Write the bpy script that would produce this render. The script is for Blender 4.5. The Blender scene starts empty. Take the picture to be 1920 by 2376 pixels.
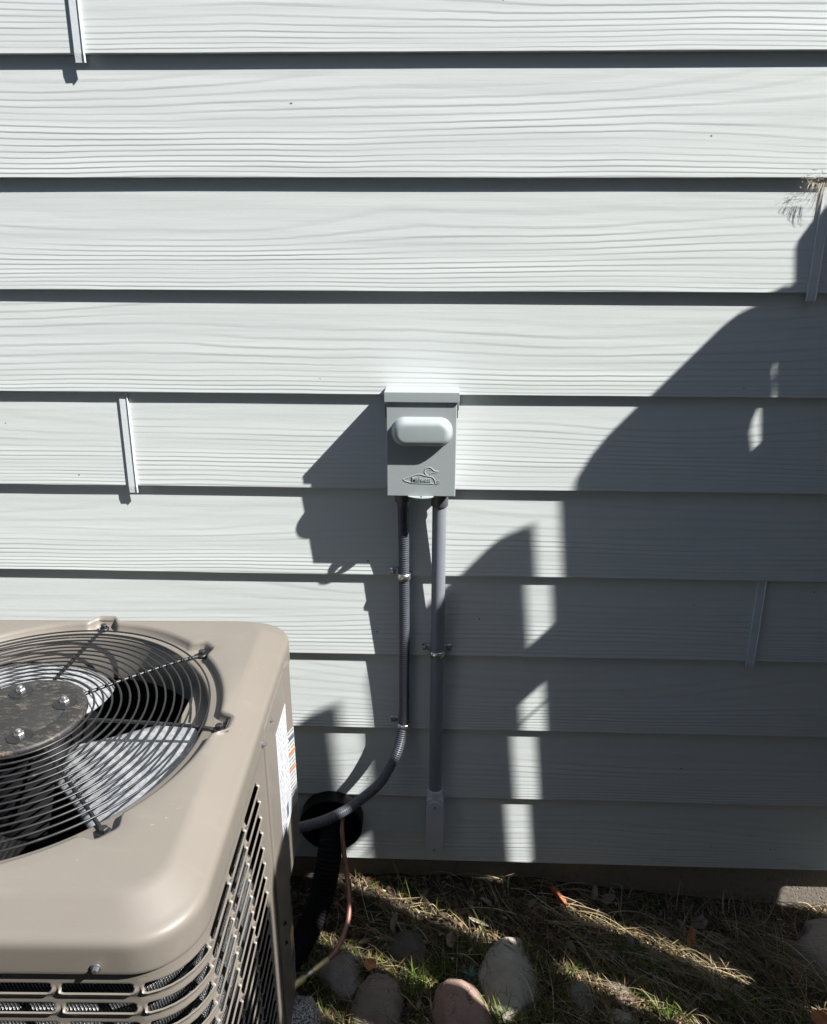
import bpy, bmesh, math, random
import numpy as np
from mathutils import Vector, Matrix, noise
random.seed(7); RNG = np.random.default_rng(7)
S = bpy.context.scene
COL = S.collection
PI = math.pi
# ------------------------------------------------------------------ camera
cam = bpy.data.objects.new('camera', bpy.data.cameras.new('camera')); COL.objects.link(cam)
cam.data.sensor_fit = 'HORIZONTAL'; cam.data.sensor_width = 36.0
cam.data.lens = 1750.0 / 1920.0 * 36.0
cam.data.clip_start = 0.02; cam.data.clip_end = 400
RT, UP, FW = Vector((.99947011, .03247361, .00222662)), Vector((-.01331996, .34562565, .93827794)), Vector((-.0296997, .93781042, -.34587505))
mw = Matrix((RT, UP, -FW)).transposed().to_4x4(); mw.translation = (0, -1.33779837, 1.43819247)
cam.matrix_world = mw; S.camera = cam
# ------------------------------------------------------------------ sky, sun, exposure
SUN = Vector((2.48, -1.0, 2.68)).normalized()
elev = math.asin(SUN.z); azim = math.atan2(SUN.x, SUN.y)
w = bpy.data.worlds.new('World'); S.world = w; w.use_nodes = True
nt = w.node_tree; bg = nt.nodes['Background']
sky = nt.nodes.new('ShaderNodeTexSky'); sky.sky_type = 'NISHITA'; sky.sun_disc = False
sky.sun_elevation = elev; sky.sun_rotation = azim; sky.air_density = 1.0; sky.dust_density = 0.6
nt.links.new(sky.outputs[0], bg.inputs[0]); bg.inputs[1].default_value = 0.086
sl = bpy.data.lights.new('sun', 'SUN'); sl.energy = 5.0; sl.angle = math.radians(0.53); sl.color = (1.0, .975, .935)
so = bpy.data.objects.new('sun', sl); COL.objects.link(so)
so.rotation_euler = SUN.to_track_quat('Z', 'Y').to_euler(); so.location = SUN * 20
S.view_settings.view_transform = 'Standard'; S.view_settings.look = 'None'
S.view_settings.exposure = 1.3; S.view_settings.gamma = 1.0; S.view_settings.use_curve_mapping = False

# ------------------------------------------------------------------ helpers
def link(o, parent=None):
    COL.objects.link(o)
    if parent is not None: o.parent = parent
    return o
def tag(o, label=None, cat=None, group=None, kind=None):
    if label: o['label'] = label
    if cat: o['category'] = cat
    if group: o['group'] = group
    if kind: o['kind'] = kind
    return o
def empty(name, loc=(0, 0, 0), rotz=0):
    o = bpy.data.objects.new(name, None); o.location = loc; o.rotation_euler = (0, 0, rotz); o.empty_display_size = .05
    return link(o)
def mobj(name, verts, faces, mat, parent=None, smooth=True, loc=None, sharp=None):
    me = bpy.data.meshes.new(name); me.from_pydata([tuple(v) for v in verts], [], faces); me.validate()
    me.materials.append(mat)
    o = bpy.data.objects.new(name, me); link(o, parent)
    if loc is not None: o.location = loc
    if smooth:
        me.polygons.foreach_set('use_smooth', [True] * len(me.polygons))
        if sharp: me.set_sharp_from_angle(angle=math.radians(sharp))
    return o
class MB:
    def __init__(s): s.v = []; s.f = []
    def add(s, v, f):
        n = len(s.v); s.v += [tuple(p) for p in v]; s.f += [tuple(i + n for i in q) for q in f]; return s
    def box(s, x0, x1, y0, y1, z0, z1):
        return s.add([(x0, y0, z0), (x1, y0, z0), (x1, y1, z0), (x0, y1, z0), (x0, y0, z1), (x1, y0, z1), (x1, y1, z1), (x0, y1, z1)],
                     [(0, 3, 2, 1), (4, 5, 6, 7), (0, 1, 5, 4), (1, 2, 6, 5), (2, 3, 7, 6), (3, 0, 4, 7)])
    def lathe(s, prof, n=24, mat=None, cap=True):
        v = [];
        for r, z in prof:
            for k in range(n):
                a = 2 * PI * k / n; v.append(Vector((r * math.cos(a), r * math.sin(a), z)))
        f = []
        for i in range(len(prof) - 1):
            for k in range(n):
                a, b = i * n + k, i * n + (k + 1) % n; f.append((a, b, b + n, a + n))
        if cap: f.append(tuple(range(n))[::-1]); f.append(tuple((len(prof) - 1) * n + k for k in range(n)))
        if mat is not None: v = [mat @ p for p in v]
        return s.add(v, f)
    def tube(s, pts, rad, n=12, cap=True):
        P = [Vector(p) for p in pts]; m = len(P)
        R = rad if hasattr(rad, '__len__') else [rad] * m
        v = []; t0 = None; nrm = None
        for i in range(m):
            t = (P[min(i + 1, m - 1)] - P[max(i - 1, 0)]).normalized()
            if nrm is None:
                a = Vector((0, 0, 1)) if abs(t.z) < .9 else Vector((1, 0, 0)); nrm = t.cross(a).normalized()
            else:
                nrm = (nrm - t * nrm.dot(t)).normalized()
            b = t.cross(nrm)
            for k in range(n):
                a = 2 * PI * k / n; v.append(P[i] + (nrm * math.cos(a) + b * math.sin(a)) * R[i])
        f = []
        for i in range(m - 1):
            for k in range(n):
                a, b = i * n + k, i * n + (k + 1) % n; f.append((a, b, b + n, a + n))
        if cap: f.append(tuple(range(n))[::-1]); f.append(tuple((m - 1) * n + k for k in range(n)))
        return s.add(v, f)
    def obj(s, name, mat, parent=None, smooth=True, sharp=35, bevel=0, seg=2, loc=None):
        if bevel:
            bm = bmesh.new(); vs = [bm.verts.new(p) for p in s.v]
            for q in s.f:
                try: bm.faces.new([vs[i] for i in q])
                except ValueError: pass
            bmesh.ops.recalc_face_normals(bm, faces=bm.faces)
            es = [e for e in bm.edges if len(e.link_faces) == 2 and e.calc_face_angle(0) > .6]
            bmesh.ops.bevel(bm, geom=es, offset=bevel, segments=seg, affect='EDGES', profile=.6, clamp_overlap=True)
            me = bpy.data.meshes.new(name); bm.to_mesh(me); bm.free(); me.materials.append(mat)
            me.polygons.foreach_set('use_smooth', [True] * len(me.polygons)); me.set_sharp_from_angle(angle=math.radians(50))
            o = bpy.data.objects.new(name, me); link(o, parent); wn = o.modifiers.new('n', 'WEIGHTED_NORMAL'); wn.keep_sharp = True
            if loc is not None: o.location = loc
            return o
        return mobj(name, s.v, s.f, mat, parent, smooth, loc, sharp)
def spline(pts, n):
    """Catmull-Rom through pts, n samples evenly along its length"""
    P = [np.array(p, float) for p in pts]; P = [2 * P[0] - P[1]] + P + [2 * P[-1] - P[-2]]
    out = []
    for i in range(1, len(P) - 2):
        for t in np.linspace(0, 1, 24, endpoint=False):
            a, b, c, d = P[i - 1:i + 3]
            out.append(.5 * ((2 * b) + (c - a) * t + (2 * a - 5 * b + 4 * c - d) * t * t + (3 * b - a - 3 * c + d) * t ** 3))
    out.append(P[-2]); out = np.array(out)
    L = np.r_[0, np.cumsum(np.linalg.norm(np.diff(out, axis=0), axis=1))]
    s = np.linspace(0, L[-1], n)
    return np.stack([np.interp(s, L, out[:, k]) for k in range(out.shape[1])], 1), L[-1]
def copy_part(o, parent, loc=None):
    c = o.copy(); link(c, parent)
    if loc is not None: c.location = loc
    return c

# ------------------------------------------------------------------ materials
class NT:
    def __init__(s, name):
        s.m = bpy.data.materials.new(name); s.m.use_nodes = True; s.t = s.m.node_tree
        s.b = s.t.nodes['Principled BSDF']; s.co = s.t.nodes.new('ShaderNodeTexCoord')
    def n(s, typ, **k):
        x = s.t.nodes.new('ShaderNode' + typ)
        for a, v in k.items(): setattr(x, a, v)
        return x
    def put(s, x, i, v):
        if v is None: return
        if isinstance(v, bpy.types.NodeSocket): s.t.links.new(v, x.inputs[i])
        else: x.inputs[i].default_value = v
    def math(s, op, a, b=None, c=None):
        x = s.n('Math', operation=op); s.put(x, 0, a); s.put(x, 1, b); s.put(x, 2, c); return x.outputs[0]
    def noise(s, vec, scale, detail=3, rough=.5, dist=0):
        x = s.n('TexNoise'); s.put(x, 'Vector', vec); x.inputs['Scale'].default_value = scale; x.inputs['Detail'].default_value = detail
        x.inputs['Roughness'].default_value = rough; x.inputs['Distortion'].default_value = dist; return x.outputs[0]
    def voro(s, vec, scale, feature='F1', out=0):
        x = s.n('TexVoronoi', feature=feature); s.put(x, 'Vector', vec); x.inputs['Scale'].default_value = scale; return x.outputs[out]
    def map(s, v, a, b, c=0, d=1, smooth=False):
        x = s.n('MapRange'); x.interpolation_type = 'SMOOTHSTEP' if smooth else 'LINEAR'
        for i, q in enumerate((v, a, b, c, d)): s.put(x, i, q)
        return x.outputs[0]
    def mix(s, f, a, b):
        x = s.n('Mix', data_type='RGBA'); s.put(x, 0, f); s.put(x, 6, a if not isinstance(a, tuple) else (*a, 1)); s.put(x, 7, b if not isinstance(b, tuple) else (*b, 1)); return x.outputs[2]
    def comb(s, x, y, z):
        c = s.n('CombineXYZ'); s.put(c, 0, x); s.put(c, 1, y); s.put(c, 2, z); return c.outputs[0]
    def sep(s, v):
        c = s.n('SeparateXYZ'); s.put(c, 0, v); return c.outputs
    def scale(s, v, k):
        x = s.n('VectorMath', operation='MULTIPLY'); s.put(x, 0, v); s.put(x, 1, k); return x.outputs[0]
    def bump(s, h, dist, strength=1, normal=None):
        x = s.n('Bump'); x.inputs['Strength'].default_value = strength; x.inputs['Distance'].default_value = dist; s.put(x, 'Height', h)
        if normal is not None: s.put(x, 'Normal', normal)
        return x.outputs[0]
    def set(s, **k):
        for a, v in k.items():
            nm = {'col': 'Base Color', 'rough': 'Roughness', 'metal': 'Metallic', 'spec': 'Specular IOR Level', 'coat': 'Coat Weight', 'nrm': 'Normal', 'crough': 'Coat Roughness', 'sss': 'Subsurface Weight', 'trans': 'Transmission Weight'}[a]
            if a == 'col' and isinstance(v, tuple): v = (*v, 1)
            s.put(s.b, nm, v)
        return s.m
def simple(name, col, rough=.5, metal=0, var=.12, vscale=30, bump=0, bscale=200, coat=0, dirt=None, dscale=12, dth=.55):
    t = NT(name); o = t.co.outputs['Object']
    n1 = t.noise(o, vscale, 4, .6)
    c = t.mix(t.map(n1, .3, .7), tuple(x * (1 - var) for x in col), tuple(min(1, x * (1 + var)) for x in col))
    if dirt:
        c = t.mix(t.map(t.noise(o, dscale, 6, .65), dth, dth + .14, 0, .8, True), c, dirt)
    t.set(col=c, rough=t.map(n1, .2, .8, max(0, rough - .07), min(1, rough + .07)), metal=metal, coat=coat)
    if bump: t.set(nrm=t.bump(t.noise(o, bscale, 3), bump))
    return t.m

def siding_material(name='painted_cement_siding'):
    t = NT(name); o = t.co.outputs['Object']; x, y, z = t.sep(o)
    rnd = t.n('ObjectInfo').outputs['Random']
    u = t.math('ADD', x, t.math('MULTIPLY', rnd, 61.0)); k = t.math('MULTIPLY', rnd, 23.0)
    s = t.math('DIVIDE', z, .178)
    big = t.math('SUBTRACT', t.noise(t.comb(t.math('MULTIPLY', u, .85), t.math('MULTIPLY', s, .95), k), 1.0, 1.0, .4), .5)
    med = t.math('SUBTRACT', t.noise(t.comb(t.math('MULTIPLY', u, 3.4), t.math('MULTIPLY', s, 2.0), k), 1.0, 1, .4), .5)
    fin = t.math('SUBTRACT', t.noise(t.comb(t.math('MULTIPLY', u, 26.0), t.math('MULTIPLY', s, 6.0), k), 1.0, 2, .5), .5)
    amp = t.math('ADD', .5, t.math('MULTIPLY', t.math('MULTIPLY', s, t.math('SUBTRACT', 1.75, s)), 15.0))
    s2 = t.math('SUBTRACT', s, t.math('MULTIPLY', t.math('MULTIPLY', s, s), .52))
    phi = t.math('ADD', t.math('MULTIPLY', s2, 26.0), t.math('MULTIPLY', big, amp))
    phi = t.math('ADD', phi, t.math('ADD', t.math('MULTIPLY', med, 1.1), t.math('MULTIPLY', fin, .16)))
    g = t.math('FRACT', phi)
    h = t.math('MULTIPLY', t.map(g, 0, .36, 0, 1, True), t.math('POWER', t.math('SUBTRACT', 1.0, g), .9))
    msk = t.noise(t.comb(t.math('MULTIPLY', u, 1.7), t.math('MULTIPLY', s, 5.5), t.math('ADD', k, 5)), 1.0, 2, .5)
    top = t.map(s, .15, .95, 1.0, .55)
    a = t.math('MULTIPLY', t.map(msk, .32, .70, .10, 1.05), top)
    h = t.math('MULTIPLY', h, a)
    fib = t.noise(t.comb(t.math('MULTIPLY', u, 9), t.math('MULTIPLY', z, 420), k), 1.0, 3, .6)
    h = t.math('ADD', h, t.math('ADD', t.math('MULTIPLY', fib, .16), t.math('MULTIPLY', t.noise(t.comb(t.math('MULTIPLY', u, 2.2), t.math('MULTIPLY', s, 5.0), k), 1.0, 2, .5), 1.5)))
    gran = t.noise(o, 900, 2, .6)
    nb = t.bump(t.math('ADD', h, t.math('MULTIPLY', gran, .11)), .00074)
    col = t.mix(t.noise(t.comb(t.math('MULTIPLY', u, 3), t.math('MULTIPLY', s, 3), k), 1.0, 4, .6), (.520, .556, .548), (.565, .594, .586))
    # grime scuffs and fly specks with a shape of their own, thicker on the lowest boards
    wz = t.sep(t.n('NewGeometry').outputs['Position'])[2]
    low = t.map(wz, .12, 1.2, .56, .87)
    grime = t.map(t.noise(t.comb(t.math('MULTIPLY', u, 7), t.math('MULTIPLY', s, 9), k), 1.0, 6, .7), low, t.math('ADD', low, .14), 0, .55, True)
    col = t.mix(grime, col, (.30, .29, .255))
    d = t.n('TexVoronoi'); t.put(d, 'Vector', t.comb(t.math('MULTIPLY', u, 24), 0.0, t.math('MULTIPLY', z, 34))); d.inputs['Scale'].default_value = 1
    cr, cg, cb = t.sep(d.outputs['Color'])
    rad = t.math('MULTIPLY', t.math('MULTIPLY', cg, cg), .058)
    on = t.math('GREATER_THAN', cr, t.map(wz, .1, 1.3, .62, .955))
    speck = t.math('MULTIPLY', t.math('LESS_THAN', t.math('ADD', d.outputs['Distance'], t.math('MULTIPLY', t.noise(o, 420, 2, .6), .06)), t.math('ADD', rad, .022)), on)
    col = t.mix(t.math('MULTIPLY', speck, .85), col, (.035, .032, .03))
    return t.set(col=col, rough=t.map(gran, .3, .7, .42, .55), nrm=nb, spec=.45)

M = {}
M['siding'] = siding_material()
M['cover'] = simple('painted_joint_cover', (.54, .575, .59), .45, 0, .05, 60, .0003, 300)
M['boxgrey'] = simple('grey_powder_coat', (.300, .335, .337), .38, 0, .02, 40, .00008, 900, coat=.15)
M['darkgap'] = simple('black_shadow_gap', (.02, .02, .022), .7)
M['pvc'] = simple('grey_pvc', (.17, .185, .212), .42, 0, .05, 30, .0001, 400)
M['pvcfit'] = simple('light_grey_pvc_fitting', (.47, .485, .53), .45, 0, .05, 30, .0001, 400)
M['pvcdark'] = simple('dark_grey_plastic', (.07, .075, .085), .40, 0, .08, 30)
M['flex'] = simple('liquidtight_jacket', (.056, .061, .074), .36, 0, .1, 60)
M['steel'] = simple('zinc_steel', (.62, .61, .58), .28, .95, .1, 120)
M['screw'] = simple('screw_steel', (.42, .42, .42), .35, .9, .1, 200)
M['blackrub'] = simple('black_foam_sleeve', (.0055, .0055, .0065), .75, 0, .2, 80, .0006, 250)
M['blackpipe'] = simple('black_drain_pipe', (.006, .006, .007), .5, 0, .2, 40)
M['copper'] = simple('weathered_copper', (.29, .14, .105), .45, .35, .2, 50)
M['brass'] = simple('pale_brass_fitting', (.72, .62, .33), .35, .6, .1, 90)

def foundation_mat():
    t = NT('concrete'); o = t.co.outputs['Object']
    c = t.mix(t.noise(o, 5, 6, .65), (.17, .145, .115), (.29, .255, .21))
    c = t.mix(t.map(t.noise(o, 60, 5, .7), .55, .75), c, (.13, .115, .095))
    pit = t.map(t.voro(o, 70), .0, .22, 0, 1, True)
    h = t.math('ADD', t.math('MULTIPLY', t.noise(o, 140, 5, .65), .6), t.math('MULTIPLY', pit, .5))
    return t.set(col=c, rough=.92, nrm=t.bump(h, .003))
M['concrete'] = foundation_mat()
def soil_mat():
    t = NT('dark_soil'); o = t.co.outputs['Object']
    c = t.mix(t.noise(o, 45, 6, .7), (.020, .016, .011), (.06, .046, .032))
    return t.set(col=c, rough=.95, nrm=t.bump(t.noise(o, 160, 6, .7), .006))
M['soil'] = soil_mat()
def ac_paint():
    t = NT('tan_powder_coat'); o = t.co.outputs['Object']
    c = t.mix(t.noise(o, 6, 3, .5), (.148, .132, .113), (.161, .144, .124))
    fleck = t.map(t.noise(t.scale(o, (1, 1.6, 1)), 95, 4, .75), .63, .70, 0, .75, True)
    patch = t.map(t.noise(o, 7, 3, .5), .5, .65, 0, 1, True)
    c = t.mix(t.math('MULTIPLY', fleck, patch), c, (.36, .31, .24))
    dust = t.map(t.noise(t.scale(o, (1, 2.5, 1)), 14, 5, .6), .55, .8, 0, .22, True)
    c = t.mix(dust, c, (.24, .215, .18))
    orange = t.noise(o, 700, 2, .5)
    return t.set(col=c, rough=t.map(t.noise(o, 11, 4, .6), .3, .7, .42, .52), coat=.12, crough=.10, nrm=t.bump(orange, .00010), spec=.4)
M['tan'] = ac_paint()
M['guard'] = simple('black_coated_wire', (.013, .013, .014), .40, 0, .2, 60, dirt=(.10, .085, .065), dscale=60, dth=.62)
def hub_mat():
    t = NT('dusty_black_plate'); o = t.co.outputs['Object']
    d = t.map(t.noise(t.scale(o, (1, 2.6, 1)), 85, 7, .78), .50, .68, 0, .7, True)
    e = t.map(t.noise(o, 16, 4, .6), .38, .62, .15, 1)
    return t.set(col=t.mix(t.math('MULTIPLY', d, e), (.017, .0165, .016), (.19, .155, .115)), rough=.55, nrm=t.bump(t.noise(o, 220, 4), .0006))
M['hub'] = hub_mat()
def blade_mat():
    t = NT('galvanised_sheet'); o = t.co.outputs['Object']
    v = t.voro(o, 210, out=1)
    c = t.mix(t.sep(v)[0], (.27, .285, .30), (.43, .44, .455))
    return t.set(col=c, rough=.42, metal=.45, nrm=t.bump(t.noise(o, 500, 2), .00015))
M['blade'] = blade_mat()
def fin_mat(name, col, freq, axis='z'):
    t = NT(name); p = t.co.outputs['Object']; x, y, z = t.sep(p)
    a = t.math('ADD', t.math('MULTIPLY', x, freq), t.math('MULTIPLY', y, freq * 1.07))
    h = t.math('SINE', a)
    c = t.mix(t.map(h, -1, 1, .15, 1), tuple(q * .25 for q in col), col)
    return t.set(col=c, rough=.34, metal=.85, nrm=t.bump(t.math('ADD', h, t.math('MULTIPLY', t.noise(p, 300, 3), 1.2)), .0012))
M['fins'] = fin_mat('aluminium_fins', (.24, .25, .26), 1500)
M['coil'] = simple('coil_dark', (.02, .021, .022), .6, .3, .3, 120)
M['motor'] = simple('motor_black', (.012, .012, .013), .4)

def label_mat(name, paper, cols, rows, ink=(.10, .11, .16), wid=1.0, dens=.45):
    """flat small print: grey word bars in lines; Generated y runs along the print, z is up"""
    t = NT(name); o = t.co.outputs['Generated']; x, y, z = t.sep(o)
    zz = t.math('MULTIPLY', z, rows); row = t.math('FLOOR', zz); fz = t.math('FRACT', zz)
    cc = t.math('FLOOR', t.math('MULTIPLY', y, cols))
    wv = t.noise(t.comb(t.math('MULTIPLY', y, 42 * wid), t.math('MULTIPLY', row, 3.7), cc), 1.0, 2, .8)
    word = t.math('GREATER_THAN', wv, dens)
    ln = t.math('MULTIPLY', t.math('GREATER_THAN', fz, .35), t.math('LESS_THAN', fz, .8))
    fy = t.math('FRACT', t.math('MULTIPLY', y, cols))
    mar = t.math('MULTIPLY', t.math('GREATER_THAN', fy, .07), t.math('LESS_THAN', fy, .93))
    blk = t.math('GREATER_THAN', t.noise(t.comb(t.math('MULTIPLY', cc, 5.3), t.math('FLOOR', t.math('MULTIPLY', z, 9)), 1.0), 1.0, 0), .40)
    f = t.math('MULTIPLY', t.math('MULTIPLY', word, ln), t.math('MULTIPLY', mar, blk))
    return t.set(col=t.mix(t.math('MULTIPLY', f, .75), paper, ink), rough=.35)
M['label'] = label_mat('printed_label', (.50, .51, .53), 2, 22, (.05, .055, .11), .55, .50)
M['warn'] = label_mat('printed_warning', (.42, .42, .42), 1, 20, (.05, .05, .06), .3, .42)
M['orange'] = simple('orange_print', (.42, .13, .06), .4)
M['blueink'] = simple('dark_blue_print', (.06, .085, .12), .4)
M['yellow'] = simple('yellow_print', (.75, .48, .05), .4)
M['cedar'] = None
def wood_mat():
    t = NT('weathered_cedar'); o = t.co.outputs['Object']; x, y, z = t.sep(o)
    n1 = t.noise(t.comb(t.math('MULTIPLY', x, 60), t.math('MULTIPLY', y, 60), t.math('MULTIPLY', z, 3)), 1.0, 5, .6)
    c = t.mix(n1, (.17, .12, .08), (.34, .27, .20))
    return t.set(col=c, rough=.85, nrm=t.bump(n1, .002))
M['cedar'] = wood_mat()
def tint_mat(name, rough=.6, trans=.0):
    t = NT(name); a = t.n('Attribute', attribute_name='tint')
    t.set(col=a.outputs['Color'], rough=rough, spec=.3)
    if trans:
        # thin blades let some light through
        d = t.n('BsdfTranslucent'); t.put(d, 0, a.outputs['Color']); m = t.n('MixShader'); m.inputs[0].default_value = trans
        out = t.t.nodes['Material Output']; t.t.links.new(t.b.outputs[0], m.inputs[1]); t.t.links.new(d.outputs[0], m.inputs[2]); t.t.links.new(m.outputs[0], out.inputs[0])
    return t.m
M['grass'] = tint_mat('grass_blades', .5, .3)
M['straw'] = tint_mat('dry_straw', .6, .2)
def stone_mat(name, a, b, crack=(.05, .04, .035), speck=None, sc=18):
    t = NT(name); o = t.co.outputs['Object']
    c = t.mix(t.map(t.noise(o, sc, 6, .65), .3, .7), a, b)
    if speck: c = t.mix(t.map(t.noise(o, 330, 3, .6), .47, .55), c, speck)
    ck = t.map(t.math('ABSOLUTE', t.math('SUBTRACT', t.noise(o, sc * .9, 4, .6, .6), .5)), .0, .012, 1, 0)
    msk = t.map(t.noise(o, sc * .8, 1), .5, .6, 0, .8, True)
    soil = t.map(t.math('SUBTRACT', t.noise(o, 26, 5, .7), t.math('MULTIPLY', t.sep(o)[2], 7)), .42, .62, 0, .75, True)
    c = t.mix(soil, c, (.06, .047, .034))
    c = t.mix(t.math('MULTIPLY', ck, msk), c, crack)
    h = t.math('SUBTRACT', t.noise(o, sc * 8, 6, .7), t.math('MULTIPLY', t.math('MULTIPLY', ck, msk), .8))
    return t.set(col=c, rough=.82, nrm=t.bump(h, .0040))

for k_ in ('blackrub', 'blackpipe', 'flex', 'motor'): M[k_].node_tree.nodes['Principled BSDF'].inputs['Specular IOR Level'].default_value = .15 if k_.startswith('black') else .35
# ================================================================== SETTING
EXPO = .178; LAP = .0095; BX0, BX1 = -2.6, 2.4
def gz(x, y):
    """height of the bare ground"""
    a = .018 - .05 * max(0, min(1, (x - .25) / .5)) + .010 * math.sin(3.1 * x + 1) * math.sin(4.3 * y)
    a += .010 * noise.noise(Vector((x * 9, y * 9, 3.3))) + .006 * noise.noise(Vector((x * 26, y * 26, 1.3)))
    a += .012 * max(0, min(1, 1 - abs(y) / .07)) * max(0, min(1, (.45 - x) / .2))
    if x < -.2: a -= .012 * min(1, (-.2 - x) / .1)
    a -= .02 * max(0, min(1, (-y - .2) / 2.0))
    return a
def ground_sheet():
    xs = np.r_[-160, -40, -12, -6, -3, np.arange(-2.2, -.5, .08), np.arange(-.5, 1.25, .0125), np.arange(1.25, 2.4, .08), 3, 6, 12, 40, 160]
    ys = np.r_[-160, -40, -12, -6, np.arange(-3.2, -.7, .08), np.arange(-.7, .08, .0125), .2, 1, 3, 40, 160]
    v = []; f = []
    for y in ys:
        for x in xs:
            far = max(abs(x) - 3, abs(y) - 3.4, 0)
            v.append((x, y, gz(x, y) if far == 0 else -.05))
    n = len(xs)
    for j in range(len(ys) - 1):
        for i in range(n - 1): f.append((j * n + i, j * n + i + 1, (j + 1) * n + i + 1, (j + 1) * n + i))
    return tag(mobj('ground', v, f, M['soil']), kind='structure')
ground_sheet()

house = tag(empty('house_wall', (0, 0, 0)), 'pale grey painted lap siding house wall behind the cooling unit', 'house wall')
def board(x0, x1, z0, seed):
    """one tapered plank; origin at its lower left front arris"""
    L = x1 - x0; n = max(4, int(L / .05)); rows = [0, .0012, .03, .09, .15, .205]
    v = []; f = []
    for i in range(n + 1):
        x = L * i / n; X = x + x0
        wob = .0007 * noise.noise(Vector((X * 3.0, seed * 7.1, 0))) + .00035 * noise.noise(Vector((X * 11.0, seed * 3.1, 4)))
        wy = .0008 * noise.noise(Vector((X * 1.6, seed * 5.7, 9)))
        prof = [(.0078, wob), (.0009, wob)] + [(LAP * r / EXPO, r + (wob if r < .002 else 0)) for r in rows[1:]] + [(LAP * .205 / EXPO + .0078, .205)]
        for (yy, zz) in prof: v.append((x, yy + wy, zz))
    m = len(rows) + 2
    for i in range(n):
        for k in range(m - 1):
            a = i * m + k; f.append((a, a + m, a + m + 1, a + 1))
        f.append((i * m + m - 1, (i + 1) * m + m - 1, (i + 1) * m, i * m))
    f.append(tuple(range(m))); f.append(tuple(n * m + k for k in range(m))[::-1])
    o = mobj('siding_board', v, f, M['siding'], house, True, (x0, 0, z0), sharp=30)
    return o
JOINTS = {0: [-1.9, 1.5], 1: [1.9], 2: [-1.4], 3: [.6345], 4: [-1.7], 5: [-.5728], 6: [1.6], 7: [.6265], 8: [-1.5, 1.8], 9: [-.5665], 10: [1.2], 11: [-.9], 12: [.4], 13: [-1.6], 14: [.9], 15: [-.3], 16: [1.4], 17: [-1.2], 18: [.2], 19: [-1.9], 20: [1.1], 21: [-.6], 22: [.7], 23: [-1.5]}
def joint_cover(x, z0):
    pts = []; W2 = .0082
    v = []; f = []
    zs = [-.0125, -.011, 0, .06, .12, .176]
    for zz in zs:
        yf = LAP * max(zz, 0) / EXPO - .0012; yo = yf - (.0022 if zz > -.002 else .0016)
        for (xx, yy) in ((-W2, yf + .001), (-W2, yo + .0004), (-W2 + .0009, yo), (W2 - .0022, yo + .0003), (W2 - .0016, yo - .0011), (W2 - .0004, yo - .0011), (W2, yo), (W2, yf + .001)):
            v.append((xx, yy, zz))
    m = 8
    for i in range(len(zs) - 1):
        for k in range(m - 1):
            a = i * m + k; f.append((a, a + 1, a + m + 1, a + m))
        f.append((i * m + m - 1, i * m, (i + 1) * m, (i + 1) * m + m - 1))
    f.append(tuple(range(m))[::-1]); f.append(tuple((len(zs) - 1) * m + k for k in range(m)))
    o = mobj('joint_cover', v, f, M['cover'], house, False, (x, 0, z0)); return o
for i in range(24):
    z0 = .10 + EXPO * i
    xs = [BX0] + sorted(JOINTS[i]) + [BX1]
    for a, b in zip(xs[:-1], xs[1:]): board(a + .0012, b - .0012, z0, i + a)
    for x in JOINTS[i]: joint_cover(x, z0)
mb = MB().box(BX0, BX1, .030, .30, -.35, .30); mb.obj('foundation', M['concrete'], house, bevel=.004)
mb = MB().box(BX0, BX1, .0285, .30, .302, 4.40); mb.obj('wall_core', M['concrete'], house)

# ------------------------------------------------------------------ unseen house added behind the camera to block sky light and darken the shade
nb = tag(empty('sky_blocker_house', (0, -3.0, 0)), 'unseen grey house added behind the camera to block sky light', 'house')
M['blocker_siding'] = simple('sky_blocker_grey', (.165, .18, .20), .7, 0, .08, 8)
m = MB()
for k in range(29):
    z0 = -.05 + .2 * k
    m.add([(-7, -.02, z0), (7, -.02, z0), (7, 0, z0 + .001), (-7, 0, z0 + .001), (7, -.018, z0 + .2), (-7, -.018, z0 + .2)], [(0, 1, 2, 3), (3, 2, 4, 5)])
m.box(-7, 7, -6, -.022, -.1, 5.75); m.obj('wall', M['blocker_siding'], nb, smooth=False)
m = MB().add([(-7.2, .25, 5.6), (7.2, .25, 5.6), (7.2, -3, 6.5), (-7.2, -3, 6.5), (-7.2, -6.3, 5.6), (7.2, -6.3, 5.6)], [(0, 1, 2, 3), (3, 2, 5, 4)]); m.obj('blocker_roof', M['blocker_siding'], nb, smooth=False)

# ------------------------------------------------------------------ picket fence just beyond the frame on the right: it throws the big shadow
fence = tag(empty('picket_fence', (1.0, -1.2, 0)), 'weathered wooden dog ear picket fence running out from the wall, casting the slatted shadow', 'fence')
F0 = Vector((1.0, -1.2, 0))
def picket(ya, yb, zt, zb=.03, lean=0.0, ear=.026, lean2=None, wane=()):
    """dog-eared board between distances ya<yb from the wall; lean = extra distance at the foot"""
    T = .007; lean2 = lean if lean2 is None else lean2
    prof = [(ya + lean, zb)] + list(wane) + [(ya, zt - ear * 1.25), (ya + ear * .75, zt - .006), (ya + ear * 1.2, zt), (yb - ear * 1.1, zt - .001), (yb - ear * .55, zt - .010), (yb - ear * .1, zt - ear * 1.1), (yb, zt - ear * 1.7), (yb + lean2, zb)]
    n = len(prof)
    v = [(-T, -d, z) for d, z in prof] + [(T, -d, z) for d, z in prof]
    f = [tuple(range(n)), tuple(range(n, 2 * n))[::-1]] + [(i, i + n, (i + 1) % n + n, (i + 1) % n) for i in range(n)]
    o = mobj('picket', [(a, b - F0.y, c) for a, b, c in v], f, M['cedar'], fence, False); return o
picket(.012, .1600, 1.882, .224, 0, .017)
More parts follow.
